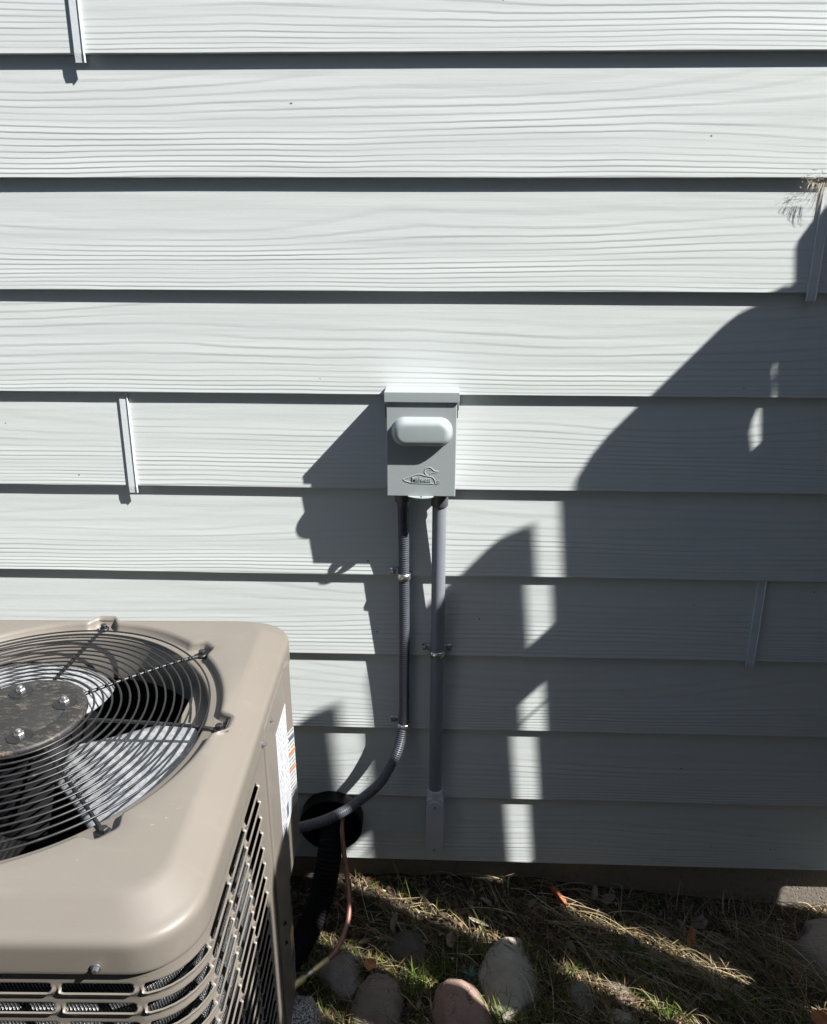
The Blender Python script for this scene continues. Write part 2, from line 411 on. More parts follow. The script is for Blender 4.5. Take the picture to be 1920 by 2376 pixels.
picket(.1652, .2988, 1.836, .06, .004, .026, .020, [(.1712, 1.20), (.1724, 1.50), (.1706, 1.545), (.1722, 1.585), (.1702, 1.605), (.1664, 1.62), (.1656, 1.65), (.1669, 1.675), (.1652, 1.69)])
picket(.3238, .4495, 1.836, .05, .021, .026, .031)
picket(.4830, .6125, 1.845, .06, .032, .026, .046)
picket(.6370, .7770, 1.838, .06, .048, .026, .030)
y = .799
while y < 3.0:
    wd = random.uniform(.130, .139); picket(y, y + wd, 1.838 + random.uniform(-.008, .008), .05 + random.uniform(-.015, .02), random.uniform(.016, .030)); y += wd + random.uniform(.014, .027)
for ya, zt in ((.100, 1.50), (2.0, 1.72)):
    MB().box(.050, .139, -ya - .098 - F0.y, -ya - F0.y, -.3, zt).obj('post', M['cedar'], fence, bevel=.003)
for z0 in (.28, .86, 1.456):
    MB().box(.0095, .0475, -3.05 - F0.y, -.165 - F0.y, z0, z0 + .089).obj('rail', M['cedar'], fence, bevel=.002)
MB().tube([(.012, -.17 - F0.y, 1.371), (.012, -.6 - F0.y, 1.366)], .0022, 8).obj('wire', M['steel'], fence)
# footing of the first post
def footing():
    bm = bmesh.new(); bmesh.ops.create_icosphere(bm, subdivisions=4, radius=1)
    for vt in bm.verts:
        p = vt.co.copy(); q = 1 + .10 * noise.noise(p * 2.2) + .04 * noise.noise(p * 7)
        s = Vector((abs(p.x) ** .6 * math.copysign(1, p.x), abs(p.y) ** .6 * math.copysign(1, p.y), abs(p.z) ** .55 * math.copysign(1, p.z)))
        vt.co = Vector((s.x * .235 * q, s.y * .125 * q, s.z * .055 * q))
    me = bpy.data.meshes.new('concrete_footing'); bm.to_mesh(me); bm.free(); me.materials.append(M['concrete'])
    me.polygons.foreach_set('use_smooth', [True] * len(me.polygons))
    o = link(bpy.data.objects.new('concrete_footing', me)); o.location = (1.03, -.130, -.052); o.rotation_euler = (0.12, 0, .05)
    return tag(o, 'rough concrete post footing sticking out of the grass at the foundation', 'concrete footing')
footing()

# ================================================================== DISCONNECT BOX
bx = tag(empty('disconnect_box', (-.027, 0, 1.0)), 'grey metal electrical disconnect box with duck emblem mounted on the siding', 'electrical box')
BO = Vector((-.027, 0, 1.0))
def L(x, y, z): return (x - BO.x, y - BO.y, z - BO.z)
m = MB(); m.box(*[c for c in (-.0865 - BO.x, .0325 - BO.x)], -.052, -.0005, -.002, .178); m.obj('back_box', M['boxgrey'], bx, bevel=.0012)
# door: sheet with folded side flanges and rounded corners
m = MB(); m.box(-.0880 - BO.x, .0340 - BO.x, -.060, -.0535, -.003, .1725); m.obj('door', M['boxgrey'], bx, bevel=.0016, seg=3)
door = bx.children[-1]
# hood: top plate, front lip, sloped cheeks
m = MB()
hx0, hx1 = -.0912 - BO.x, .0378 - BO.x
m.add([(hx0, -.0640, .168), (hx1, -.0640, .168), (hx1, -.0640, .1855), (hx0, -.0640, .1855), (hx0, -.0005, .150), (hx1, -.0005, .150), (hx1, -.0005, .1835), (hx0, -.0005, .1835),
       (hx0, -.048, .168), (hx1, -.048, .168), (hx0, -.044, .150), (hx1, -.044, .150)],
      [(0, 1, 2, 3), (3, 2, 6, 7), (0, 3, 8), (8, 3, 7, 4, 10), (1, 9, 2), (9, 11, 5, 6, 2), (0, 8, 9, 1), (8, 10, 11, 9), (10, 4, 5, 11), (7, 6, 5, 4)])
m.obj('hood', M['boxgrey'], bx, bevel=.0012)
for sx in (-.0892, .0348):
    MB().box(sx - BO.x - .0012, sx - BO.x + .0012, -.050, -.006, .138, .160).obj('hinge_ear', M['darkgap'], bx, bevel=.0006)
# embossed pull-out cover on the door: superellipse dome
def handle():
    W2, H2, D = .0535, .0265, .0175; cx, cz = -.0262 - BO.x, .1158; n = 72
    def stad(w, h, r, k):
        # rounded rectangle point: a quarter of the points on each corner arc
        q, j = divmod(k, n // 4); a = PI / 2 * (q + j / (n // 4 - 1)); dx, dz = w - r, h - r
        return ((dx if q in (0, 3) else -dx) + r * math.cos(a), (dz if q < 2 else -dz) + r * math.sin(a))
    rings = []
    for (ins, d) in ((0, 0), (.0004, .0008), (.0012, .0012), (.0016, .0022), (.0022, .0055), (.0034, .0095), (.0056, .0132), (.0086, .0158), (.0118, .0172), (.0150, .0175)):
        rings.append((W2 - ins * 1.0, H2 - ins * .95, max(.0245 - ins * .9, .006), d))
    v = []; f = []
    for w_, h_, r_, d in rings:
        for k in range(n):
            px, pz = stad(w_, h_, min(r_, h_ - .0005), k); v.append((cx + px, -.0598 - d, cz + pz))
    for i in range(len(rings) - 1):
        for k in range(n):
            a, b = i * n + k, i * n + (k + 1) % n; f.append((a, b, b + n, a + n))
    f.append(tuple((len(rings) - 1) * n + k for k in range(n)))
    mobj('pull_cover', v, f, M['boxgrey'], bx, True)
handle()
def polyline3(pts, closed=False, k=60):
    P = list(pts)
    if closed: P = P + [P[0]]
    q, _ = spline([(a, b, 0) for a, b in P], k); return [(a, -.0600, b) for a, b, _ in q]
# duck emblem raised from the sheet (body outline, head outline, word)
def zc(px, pz): return (-.059 - BO.x + (px - 510) * (.0631 / 555), .0219 + (1685 - pz) * (.0300 / 250))
body = [zc(*p) for p in ((620, 1672), (560, 1658), (512, 1628), (560, 1612), (640, 1578), (720, 1552), (790, 1550), (850, 1568), (910, 1578), (960, 1588), (995, 1618), (1012, 1660), (1020, 1700))]
base = [zc(*p) for p in ((600, 1672), (660, 1682), (760, 1686), (880, 1688), (990, 1690))]
head = [zc(*p) for p in ((905, 1570), (865, 1545), (845, 1505), (858, 1462), (900, 1440), (945, 1446), (975, 1474), (1010, 1494), (1062, 1500), (1030, 1512), (975, 1518), (940, 1530), (920, 1556))]
m = MB()
for pl in (body, base, head): m.tube(polyline3(pl), .00085, 6)
m.lathe([(.0008, -.0004), (.0008, .0007), (.0001, .0009)], 8, Matrix.Translation((zc(935, 1472)[0], -.0600, zc(935, 1472)[1])) @ Matrix.Rotation(PI / 2, 4, 'X'))
m.obj('duck_emblem', M['boxgrey'], bx)
def text_obj(name, body_, size, loc, mat, parent, extrude=.0006, bold=0.0, rot=(PI / 2, 0, 0), sx=1.0, align='LEFT'):
    cu = bpy.data.curves.new(name, 'FONT'); cu.body = body_; cu.size = size; cu.extrude = extrude; cu.offset = bold; cu.align_x = align
    cu.bevel_depth = .00012 if extrude > .0003 else 0
    o = bpy.data.objects.new(name, cu); COL.objects.link(o)
    dg = bpy.context.evaluated_depsgraph_get(); dg.update()
    me = bpy.data.meshes.new_from_object(o.evaluated_get(dg)); bpy.data.objects.remove(o)
    me.materials.clear(); me.materials.append(mat)
    r = link(bpy.data.objects.new(name, me), parent); r.location = loc; r.rotation_euler = rot; r.scale = (sx, 1, 1); return r
tl = zc(645, 1664)
text_obj('emblem_lettering', 'Midwest', .0128, (tl[0], -.0602, tl[1]), M['boxgrey'], bx, .0009, .00010, sx=.78)
rg = zc(1052, 1674)
m = MB(); m.tube([(rg[0] + .0036 * math.cos(a), -.0600, rg[1] + .0036 * math.sin(a)) for a in np.linspace(0, 2 * PI, 20)], .0005, 6)
m.obj('registered_ring', M['boxgrey'], bx)
text_obj('registered_mark', 'R', .0052, (rg[0] - .0015, -.0602, rg[1] - .0018), M['boxgrey'], bx, .0004, .00005)
# padlock hasp: half-round tab with a hole
cx, cz = -.0278 - BO.x, .0028
def hasp():
    bm = bmesh.new(); out = [bm.verts.new((cx + .0235 * math.cos(PI + PI * k / 23), -.0575 + .0135 * math.sin(PI + PI * k / 23) if k not in (0, 23) else -.050, cz - .005)) for k in range(24)]
    hole = [bm.verts.new((cx + .0033 * math.cos(2 * PI * k / 14), -.0645 + .0033 * math.sin(2 * PI * k / 14), cz - .005)) for k in range(14)]
    eo = [bm.edges.new((out[k], out[(k + 1) % 24])) for k in range(24)]; eh = [bm.edges.new((hole[k], hole[(k + 1) % 14])) for k in range(14)]
    bmesh.ops.triangle_fill(bm, edges=eo + eh, use_beauty=True)
    r = bmesh.ops.extrude_face_region(bm, geom=bm.faces[:])
    for e in r['geom']:
        if isinstance(e, bmesh.types.BMVert): e.co.z -= .0016
    bmesh.ops.recalc_face_normals(bm, faces=bm.faces)
    me = bpy.data.meshes.new('hasp'); bm.to_mesh(me); bm.free(); me.materials.append(M['boxgrey'])
    link(bpy.data.objects.new('hasp', me), bx)
hasp()

# ------------------------------------------------------------------ flexible conduit
fc = tag(empty('flexible_conduit', (-.0600, -.02, .96)), 'black ribbed flexible conduit curving from the box down to the unit', 'conduit')
FO = Vector((-.0600, -.02, .96))
FP = [(-.0612, -.022, .992), (-.0612, -.019, .9595), (-.0602, -.0138, .8858), (-.0601, -.0135, .8465), (-.0596, -.0135, .7722), (-.0594, -.0135, .6846), (-.0600, -.0138, .5922), (-.0606, -.0160, .4961), (-.0640, -.022, .466), (-.0735, -.038, .4268), (-.0924, -.063, .3962), (-.1120, -.088, .3800), (-.1405, -.118, .3725), (-.1720, -.148, .3680), (-.2116, -.180, .3700), (-.2582, -.210, .3780), (-.290, -.225, .381)]
P, LL = spline(FP, 1000)
pitch = .0046
ss = np.linspace(0, LL, 1000)
rib = .0100 + .0006 * np.sin(2 * PI * ss / pitch)
MB().tube([tuple(Vector(p) - FO) for p in P], list(rib), 16).obj('ribbed_hose', M['flex'], fc, sharp=80)
m = MB().lathe([(.0165, .004), (.0168, -.004), (.0160, -.012), (.0150, -.018), (.0148, -.022), (.0118, -.026), (.0113, -.032), (.0108, -.0325)], 24, Matrix.Translation(Vector((-.0611, -.024, .9985)) - FO))
m.lathe([(.0185, .000), (.0185, -.006)], 8, Matrix.Translation(Vector((-.0611, -.024, .9955)) - FO))
m.obj('connector', M['pvcdark'], fc)
# ------------------------------------------------------------------ rigid pipe with pull elbow
pc = tag(empty('pvc_conduit', (.0065, -.03, .15)), 'straight grey plastic conduit pipe running down from the box to a pull elbow', 'conduit')
PO = Vector((.0065, -.03, .15))
def tr(x, y, z): return Matrix.Translation(Vector((x, y, z)) - PO)
MB().lathe([(.01335, .312), (.01335, .985)], 32, tr(.0065, -.0185, 0), cap=False).obj('pipe', M['pvc'], pc)
m = MB().lathe([(.0180, .9965), (.0180, .9905), (.0158, .990), (.0158, .967), (.0150, .9655), (.0135, .9655)], 28, tr(.0068, -.0195, 0), cap=False); m.obj('adapter', M['pvcdark'], pc)
el = MB().lathe([(.0134, .3185), (.0166, .3185), (.0170, .3155), (.0170, .296), (.0176, .292), (.0176, .285)], 28, tr(.0065, -.0185, 0), cap=False).obj('elbow_hub', M['pvcfit'], pc)
def stadium_prism(W2, z0, z1, y0, y1, n=14, dome=0):
    v = []; r = W2
    loop = [(r * math.cos(PI * k / n), z1 - r + r * math.sin(PI * k / n)) for k in range(n + 1)] + [(-r * math.cos(PI * k / n), z0 + r - r * math.sin(PI * k / n)) for k in range(n + 1)]
    N = len(loop)
    v = [(a, y1, b) for a, b in loop] + [(a, y0, b) for a, b in loop]
    f = [tuple(range(N)), tuple(range(N, 2 * N))[::-1]] + [(i, (i + 1) % N, (i + 1) % N + N, i + N) for i in range(N)]
    return v, f
v, f = stadium_prism(.0190, .150, .306, -.034, -.0002); m = MB().add([(a + .0065 - PO.x, b - PO.y, c - PO.z) for a, b, c in v], f); m.obj('elbow_body', M['pvcfit'], pc, bevel=.0025, seg=3)
v, f = stadium_prism(.0185, .152, .296, -.0375, -.0345); m = MB().add([(a + .0065 - PO.x, b - PO.y, c - PO.z) for a, b, c in v], f); cov = m.obj('cover_plate', M['pvcfit'], pc, bevel=.0008)
for z in (.2805, .1665):
    MB().lathe([(.0034, 0), (.0034, .0012), (.002, .0022)], 12, Matrix.Translation(Vector((.0065, -.0372, z)) - PO) @ Matrix.Rotation(PI / 2, 4, 'X')).obj('cover_screw', M['screw'], cov)

# ------------------------------------------------------------------ straps
def strap(cx, cyc, z, rad, ears, label, earz=0.0):
    """bent zinc clamp: arch over the pipe plus flat ears with screws, at height z"""
    root = tag(empty('conduit_strap', (cx, 0, z)), label, 'pipe strap', 'zinc straps holding the conduits')
    n = 18; arc = [(rad * math.cos(PI * k / n), cyc - rad * math.sin(PI * k / n)) for k in range(n + 1)]
    pts = []
    if 1 in ears: pts += [(rad + .0165, -.0018), (rad + .0030, -.0018), (rad + .0006, -.0040)]
    else: pts += [(rad, -.0015)]
    pts += arc
    if -1 in ears: pts += [(-rad - .0006, -.0040), (-rad - .0030, -.0018), (-rad - .0165, -.0018)]
    else: pts += [(-rad, -.0015)]
    H = .0066; v = []; f = []; N = len(pts)
    for zz, off in ((-H, 0), (-H * .55, .0004), (-H * .3, .0013), (H * .3, .0013), (H * .55, .0004), (H, 0)):
        for (a, b) in pts:
            d = Vector((a, b - cyc)); e = d.normalized() * off if abs(a) <= rad + .0001 else Vector((0, -off * .3))
            v.append((a + e.x, b + e.y, zz + (earz if abs(a) > rad + .001 else 0)))
    for i in range(5):
        for k in range(N - 1): f.append((i * N + k, i * N + k + 1, (i + 1) * N + k + 1, (i + 1) * N + k))
    o = mobj('band', v, f, M['steel'], root); md = o.modifiers.new('s', 'SOLIDIFY'); md.thickness = .0009; md.offset = -1
    for e in ears:
        MB().lathe([(.0058, 0), (.0062, .0012), (.0040, .0018), (.0040, .0050), (.0025, .0056)], 6 if True else 12, Matrix.Translation((e * (rad + .0098), -.0022, earz)) @ Matrix.Rotation(PI / 2, 4, 'X')).obj('screw', M['screw'], root)
        MB().lathe([(.0060, 0), (.0060, .0010)], 16, Matrix.Translation((e * (rad + .0098), -.0021, earz)) @ Matrix.Rotation(PI / 2, 4, 'X')).obj('washer', M['steel'], root)
    return root
strap(-.0598, -.0135, .818, .0112, (-1,), 'upper one-eared zinc strap holding the black flexible conduit', .005)
strap(-.0609, -.0165, .4765, .0112, (-1,), 'lower one-eared zinc strap on the black conduit, above where it bends', .005)
strap(.0063, -.0185, .6525, .0139, (-1, 1), 'two-eared zinc strap holding the straight grey pipe', .003)

# ================================================================== WALL SLEEVE, LINE SET, COPPER TUBE
ws = tag(empty('wall_sleeve', (-.2215, 0, .2185)), 'black round plastic pipe sleeve open in the bottom siding boards', 'pipe sleeve')
Rx = Matrix.Rotation(PI / 2, 4, 'X')
MB().lathe([(.0625, .001), (.0625, .026), (.0645, .029), (.0675, .031), (.0690, .029), (.0690, -.002)], 56, Rx, cap=False).obj('collar', M['blackpipe'], ws)
MB().lathe([(.0626, .0015), (.0001, .0015)], 56, Rx, cap=False).obj('dark_mouth_disc', M['blackrub'], ws)  # flat black disc stands in for the shade inside the sleeve mouth
ls = tag(empty('refrigerant_line', (-.222, -.05, .19)), 'thick black insulated refrigerant line drooping from the wall sleeve behind the unit', 'insulated pipe')
LO = Vector((-.222, -.05, .19))
P, LL = spline([(-.217, .027, .199), (-.218, -.02, .197), (-.2205, -.055, .180), (-.2245, -.076, .150), (-.233, -.092, .105), (-.2455, -.115, .070), (-.262, -.150, .046), (-.285, -.20, .036), (-.31, -.25, .04)], 420)
ss = np.linspace(0, LL, 420)
MB().tube([tuple(Vector(p) - LO) for p in P], list(.0265 + .0009 * np.sin(2 * PI * ss / .0075)), 24).obj('corrugated_jacket', M['blackrub'], ls, sharp=80)
ct = tag(empty('copper_tube', (-.19, -.05, .2)), 'thin copper tube bending from the wall sleeve down to the unit', 'copper tube')
CO = Vector((-.19, -.05, .2))
P, LL = spline([(-.1965, .02, .238), (-.1958, -.035, .2265), (-.1913, -.062, .2015), (-.1855, -.082, .178), (-.1794, -.102, .154), (-.1698, -.150, .1166), (-.1739, -.190, .1002), (-.187, -.228, .092), (-.205, -.256, .0925)], 120)
MB().tube([tuple(Vector(p) - CO) for p in P], .0051, 14).obj('tube', M['copper'], ct)
a, b = Vector((-.2020, -.2515, .0922)), Vector((-.262, -.335, .1165)); d = b - a
MB().tube([tuple(a + d * t - CO) for t in (0, .02, .36, .40)], [.0050, .0058, .0058, .0045], 14).obj('brazed_joint', M['brass'], ct)
MB().tube([tuple(a + d * t - CO) for t in (.40, .42, .50, .52, .60, .62)], [.0058, .0058, .0052, .0048, .0048, .0058], 14).obj('coupling', M['steel'], ct)
MB().tube([tuple(a + d * t - CO) for t in (.62, .64, .98, 1)], [.0062, .0070, .0070, .0060], 14).obj('flare_nut', M['brass'], ct)

# ================================================================== CONDENSER UNIT
AC = Vector((-.58, -.46, 0))
ac = tag(empty('condenser_unit', (AC.x, AC.y, 0), math.radians(1.4)), 'tan air conditioner condenser unit with round black fan guard on top', 'air conditioner')
def A(p): return (p[0] - AC.x, p[1] - AC.y, p[2])
def rsq(th, a, c):
    """radius of a rounded square (half side a, corner radius c) along angle th"""
    dx, dy = math.cos(th), math.sin(th); ax, ay = abs(dx), abs(dy)
    if ax < ay: ax, ay = ay, ax
    r = a / ax
    if r * ay <= a - c: return r
    k = a - c; bq = k * (ax + ay); return bq + math.sqrt(max(bq * bq - 2 * k * k + c * c, 0))
SPK = [math.radians(-1 + 45 * k) for k in range(8)]
def near_spoke(th): return min(abs((th - s + PI) % (2 * PI) - PI) for s in SPK)
def top_cap():
    N = 384; v = []; f = []; rows = 0
    for k in range(N):
        th = 2 * PI * k / N; d = math.degrees(near_spoke(th))
        pk = 1 - min(1, max(0, (d - 2.2) / 3.6)); pk = pk * pk * (3 - 2 * pk)
        rs = .2760 + .0185 * pk
        bulge = .0012 * (1 - min(1, max(0, (d - 4) / 6)))          # the sheet swells where it passes round a foot
        zs = .7815 - .002 * pk
        fl = max(rsq(th, .2900, .048), rs + .0100)
        prof = [(.2555, .700), (.2550, .772), (.2565, .7795), (.2600, .7815), (rs - .0040, zs), (rs - .0012, zs + .0012), (rs + .0015, .7915), (rs + .0040, .7960 + bulge * .3), (rs + .0085, .7970 + bulge * .3)]
        e0 = rs + .0085
        for q, zz in ((.35, .7965), (.7, .7955), (.93, .7945)): prof.append((e0 + (fl - e0) * q, zz))
        prof += [(fl, .7942)] + [(rsq(th, a_, c_), z_) for a_, c_, z_ in ((.2945, .049, .7926), (.2975, .050, .7910), (.3000, .051, .7893), (.3205, .062, .7758), (.3235, .064, .7739), (.3268, .066, .7722), (.3300, .068, .7705), (.3325, .069, .7682), (.3342, .070, .7650), (.3348, .070, .7610), (.3350, .070, .7570), (.3350, .070, .7320), (.3350, .070, .7280), (.3345, .070, .7268), (.3330, .069, .7262), (.3315, .068, .7275), (.3310, .068, .755))]
        rows = len(prof)
        for r, z in prof: v.append((.989 * r * math.cos(th), r * math.sin(th), z))
    for k in range(N):
        for i in range(rows - 1):
            a, b = k * rows + i, ((k + 1) % N) * rows + i; f.append((a, a + 1, b + 1, b))
    return mobj('top_cap', v, f, M['tan'], ac, True, sharp=55)
top_cap()
def screw(p, nrm, parent, s=1.0, mat=None):
    q = Vector(nrm).to_track_quat('Z', 'Y').to_matrix().to_4x4()
    m = MB().lathe([(.0065 * s, 0), (.0065 * s, .0012 * s), (.0060 * s, .0016 * s)], 16, Matrix.Translation(A(p)) @ q)
    m.lathe([(.0040 * s, .0016 * s), (.0040 * s, .0055 * s), (.0032 * s, .0062 * s)], 6, Matrix.Translation(A(p)) @ q)
    return m.obj('screw', mat or M['screw'], parent)
screw((-.347, -.7957, .738), (0, -1, 0), ac, .85); screw((-.813, -.7957, .738), (0, -1, 0), ac, .85)
screw((-.2484, -.378, .738), (1, 0, 0), ac, .8); screw((-.2484, -.436, .738), (1, 0, 0), ac, .9)
# fan guard
guard = MB()
hr = .088
guard.lathe([(.0865, .7965), (.0880, .7985), (.0870, .8035), (.083, .8050), (.060, .8052), (.0585, .8040), (.0560, .8040), (.0545, .8052), (.0001, .8055)], 64, cap=False)
gd = guard.obj('fan_guard', M['hub'], ac, sharp=60)
def gzr(r): return .8015 - .009 * max(0, (r - .09) / .17) ** 1.6
for k in range(14):
    r = .0960 + k * .0123 + .0012 * (k > 12)
    N = 128; MB().tube([(r * math.cos(2 * PI * i / N), r * math.sin(2 * PI * i / N), gzr(r)) for i in range(N + 1)], .00150, 8, cap=False).obj('wire_ring', M['guard'], gd, sharp=80)
for th in SPK:
    c_, s_ = math.cos(th), math.sin(th); rr = [.080, .12, .16, .20, .24, .262, .272]
    m = MB().tube([(r * c_, r * s_, gzr(r) - .0052 - (.0 if r < .25 else (r - .25) * .10)) for r in rr], .0027, 8)
    # flattened foot with its bolt
    m.lathe([(.0085, .7820), (.0088, .7850), (.0075, .7864)], 14, Matrix.Translation((.2795 * c_, .2795 * s_, 0)))
    m.obj('spoke', M['guard'], gd, sharp=60)
    MB().lathe([(.0056, .7864), (.0056, .7915), (.0046, .7925)], 6, Matrix.Translation((.2800 * c_, .2800 * s_, 0))).obj('foot_bolt', M['guard'], gd)
for a in (-64.5, 25.5, 115.5, 205.5):
    t_ = math.radians(a); q = Matrix.Translation((.0575 * math.cos(t_), .0575 * math.sin(t_), 0))
    MB().lathe([(.0165, .8053), (.0160, .8064), (.0125, .8070)], 24, q).obj('washer', M['guard'], gd)
    MB().lathe([(.0070, .8066), (.0070, .8105), (.0060, .8115)], 6, q).lathe([(.0046, .8115), (.0044, .8140), (.0032, .8160), (.0010, .8168)], 14, q).obj('nut', M['screw'], gd)
# motor and fan
MB().lathe([(.058, .796), (.060, .786), (.062, .640), (.055, .630), (.02, .628)], 40).obj('motor', M['motor'], ac)
fan = MB().lathe([(.034, .628), (.036, .615), (.030, .600), (.001, .600)], 24).obj('fan', M['screw'], ac)
for b0 in (-52.5, 67.5, 187.5):
    nr, na = 14, 22; v = []; f = []
    for i in range(nr + 1):
        t = i / nr; r = .060 + t * .186
        span = 64 - 14 * (2 * t - 1) ** 2 * (t > .5) - 22 * (1 - t)
        off = 8 * t
        for j in range(na + 1):
            s_ = j / na
            tt = (s_ - .5) * 2; rr = r - .020 * t * abs(tt) ** 5
            th = math.radians(b0 + off * 0 + (78 - span) / 2 + span * s_)
            z = .728 + .058 * (s_ - .5) * (.55 + .45 * t) + .010 * (1 - tt * tt)
            v.append((rr * math.cos(th), rr * math.sin(th), z))
    for i in range(nr):
        for j in range(na): a = i * (na + 1) + j; f.append((a, a + 1, a + na + 2, a + na + 1))
    o = mobj('blade', v, f, M['blade'], fan); md = o.modifiers.new('s', 'SOLIDIFY'); md.thickness = .0012
    # riveted bracket arm under the blade
    th = math.radians(b0 + 40); m = MB().tube([(.02 * math.cos(th), .02 * math.sin(th), .655), (.07 * math.cos(th), .07 * math.sin(th), .700), (.15 * math.cos(th), .15 * math.sin(th), .728)], .007, 8); m.obj('blade_arm', M['screw'], fan)
# cabinet: coil, inner shell, base pan
def ring_shell(name, a, c, z0, z1, mat, parent, N=96, flip=False):
    v = []; f = []
    for k in range(N):
        th = 2 * PI * k / N; r = rsq(th, a, c); v += [(r * math.cos(th), r * math.sin(th), z0), (r * math.cos(th), r * math.sin(th), z1)]
    for k in range(N):
        a_, b_ = 2 * k, 2 * ((k + 1) % N); f.append((a_, b_, b_ + 1, a_ + 1))
    return mobj(name, v, f, mat, parent)
ring_shell('coil_core', .288, .06, .09, .722, M['coil'], ac)
def coil_loop():
    N = 160; return [(rsq(2 * PI * i / N, .3000, .060) * math.cos(2 * PI * i / N), rsq(2 * PI * i / N, .3000, .060) * math.sin(2 * PI * i / N), 0) for i in range(N + 1)]
tube0 = MB().tube(coil_loop(), .0098, 8, cap=False).obj('coil_tube', M['fins'], ac, sharp=80); tube0.location = (0, 0, .110)
for k in range(1, 24): copy_part(tube0, ac, (0, 0, .110 + .0262 * k))
BP = [(-.33, -.33), (.33, -.33), (.33, .138), (.25, .23), (.22, .33), (-.33, .33)]
MB().add([(x, y, .05) for x, y in BP] + [(x, y, .095) for x, y in BP], [tuple(range(6))[::-1], tuple(range(6, 12))] + [(i, (i + 1) % 6, (i + 1) % 6 + 6, i + 6) for i in range(6)]).obj('base_pan', M['tan'], ac, bevel=.012, seg=3)
MB().lathe([(.09, .095), (.095, .12), (.095, .34), (.06, .38), (.001, .385)], 32, Matrix.Translation((.02, .05, 0))).obj('compressor', M['motor'], ac)
# louvred wrapper: cells of stamped slots bent round the corner.  s runs along the wrapper, 0 = start of the corner arc on the right face
HB, RC = .3285, .065; ARC = RC * PI / 2
def wrap(s, n):
    """s>0 towards the front face; n outward offset.  local to the unit"""
    if s < 0: return (HB + n, -(HB - RC) - s)
    if s < ARC:
        a = s / RC; return (HB - RC + (RC + n) * math.cos(a), -(HB - RC) - (RC + n) * math.sin(a))
    return (HB - RC - (s - ARC), -HB - n)
PS, PZ, HL, HH = .0865, .0285, .0385, .0043
def cell_loops():
    loops = []
    def stad(hl, hh):
        st = hl - hh; out = []
        for k in range(9): a = -PI / 2 + PI * k / 8; out.append((st + hh * math.cos(a), hh * math.sin(a)))
        for k in range(1, 6): out.append((st - 2 * st * k / 6, hh))
        for k in range(9): a = PI / 2 + PI * k / 8; out.append((-st + hh * math.cos(a), hh * math.sin(a)))
        for k in range(1, 6): out.append((-st + 2 * st * k / 6, -hh))
        return out
    rect = []
    hx, hz = PS / 2, PZ / 2
    for k in range(9): rect.append((hx, -hz + 2 * hz * k / 8))
    for k in range(1, 6): rect.append((hx - 2 * hx * k / 6, hz))
    for k in range(9): rect.append((-hx, hz - 2 * hz * k / 8))
    for k in range(1, 6): rect.append((-hx + 2 * hx * k / 6, -hz))
    loops.append([(a, b, 0) for a, b in rect])
    loops.append([(a, b, 0.0008 if b < 0 else .0) for a, b in stad(HL + .0038, HH + .0040)])
    loops.append([(a, b, .0044 if b < -.002 else (.0016 if b < .002 else .0)) for a, b in stad(HL + .0016, HH + .0018)])
    loops.append([(a, b, .0048 if b < -.002 else (.0008 if b < .002 else -.0012)) for a, b in stad(HL, HH)])
    loops.append([(a, b, .0026 if b < -.002 else (-.0006 if b < .002 else -.0026)) for a, b in stad(HL - .0002, HH - .0001)])
    return loops
LOOPS = cell_loops()
def cell_mesh(sc, bent):
    v = []; f = []; n = len(LOOPS[0])
    for lp in LOOPS:
        for (a, b, o) in lp:
            if bent: x, y = wrap(sc + a, o); v.append((x, y, b))
            else:
                x, y = wrap(sc + a, o); x0, y0 = wrap(sc, 0); v.append((x - x0, y - y0, b))
    for i in range(len(LOOPS) - 1):
        for k in range(n): p, q = i * n + k, i * n + (k + 1) % n; f.append((p, q, q + n, p + n))
    return v, f
ZR = [.7005 - PZ * k for k in range(21)]
protos = {}
for ci, sc in enumerate([-.2065, -.120, -.0335, .053] + [.1395 + PS * k for k in range(6)]):
    bent = (sc - PS / 2 < ARC and sc + PS / 2 > 0)
    key = ci if bent else ('r' if sc < 0 else 'f')
    for z in ZR:
        x0, y0 = wrap(sc, 0); loc = (0, 0, z) if bent else (x0, y0, z)
        if key not in protos:
            v, f = cell_mesh(sc, bent); protos[key] = mobj('louvre', v, f, M['tan'], ac, True, loc, sharp=60)
        else: copy_part(protos[key], ac, loc)
zt, zb = ZR[0] + PZ / 2, ZR[-1] - PZ / 2
# plain wrapper strips: band above and below the louvres, post beside the seam, closed left/back sides
def strip_wrap(name, s0, s1, z0, z1, n=0.0):
    k = max(2, int((s1 - s0) / .008)); v = []; f = []
    for i in range(k + 1):
        s_ = s0 + (s1 - s0) * i / k
        for (nn, z) in ((n - .006, z0), (n, z0), (n, z1), (n - .006, z1)): x, y = wrap(s_, nn); v.append((x, y, z))
    for i in range(k):
        for j in range(3): a = 4 * i + j; f.append((a, a + 1, a + 5, a + 4))
    return mobj(name, v, f, M['tan'], ac, True, sharp=40)
s_end = .1395 + PS * 5.5
strip_wrap('upper_band', -.2498, s_end, zt, .757); strip_wrap('lower_band', -.2498, s_end, .096, zb)
strip_wrap('corner_post', -.303, -.2499, .096, .757)
# hidden sides
m = MB(); q = HB
xl = wrap(s_end, 0)[0]
m.add([(xl, -q, .096), (-q + .0, -q, .096), (-q, q, .096), (q - .11, q, .096), (xl, -q, .757), (-q, -q, .757), (-q, q, .757), (q - .11, q, .757)], [(0, 4, 5, 1), (1, 5, 6, 2), (2, 6, 7, 3)])
m.obj('rear_panel', M['tan'], ac)
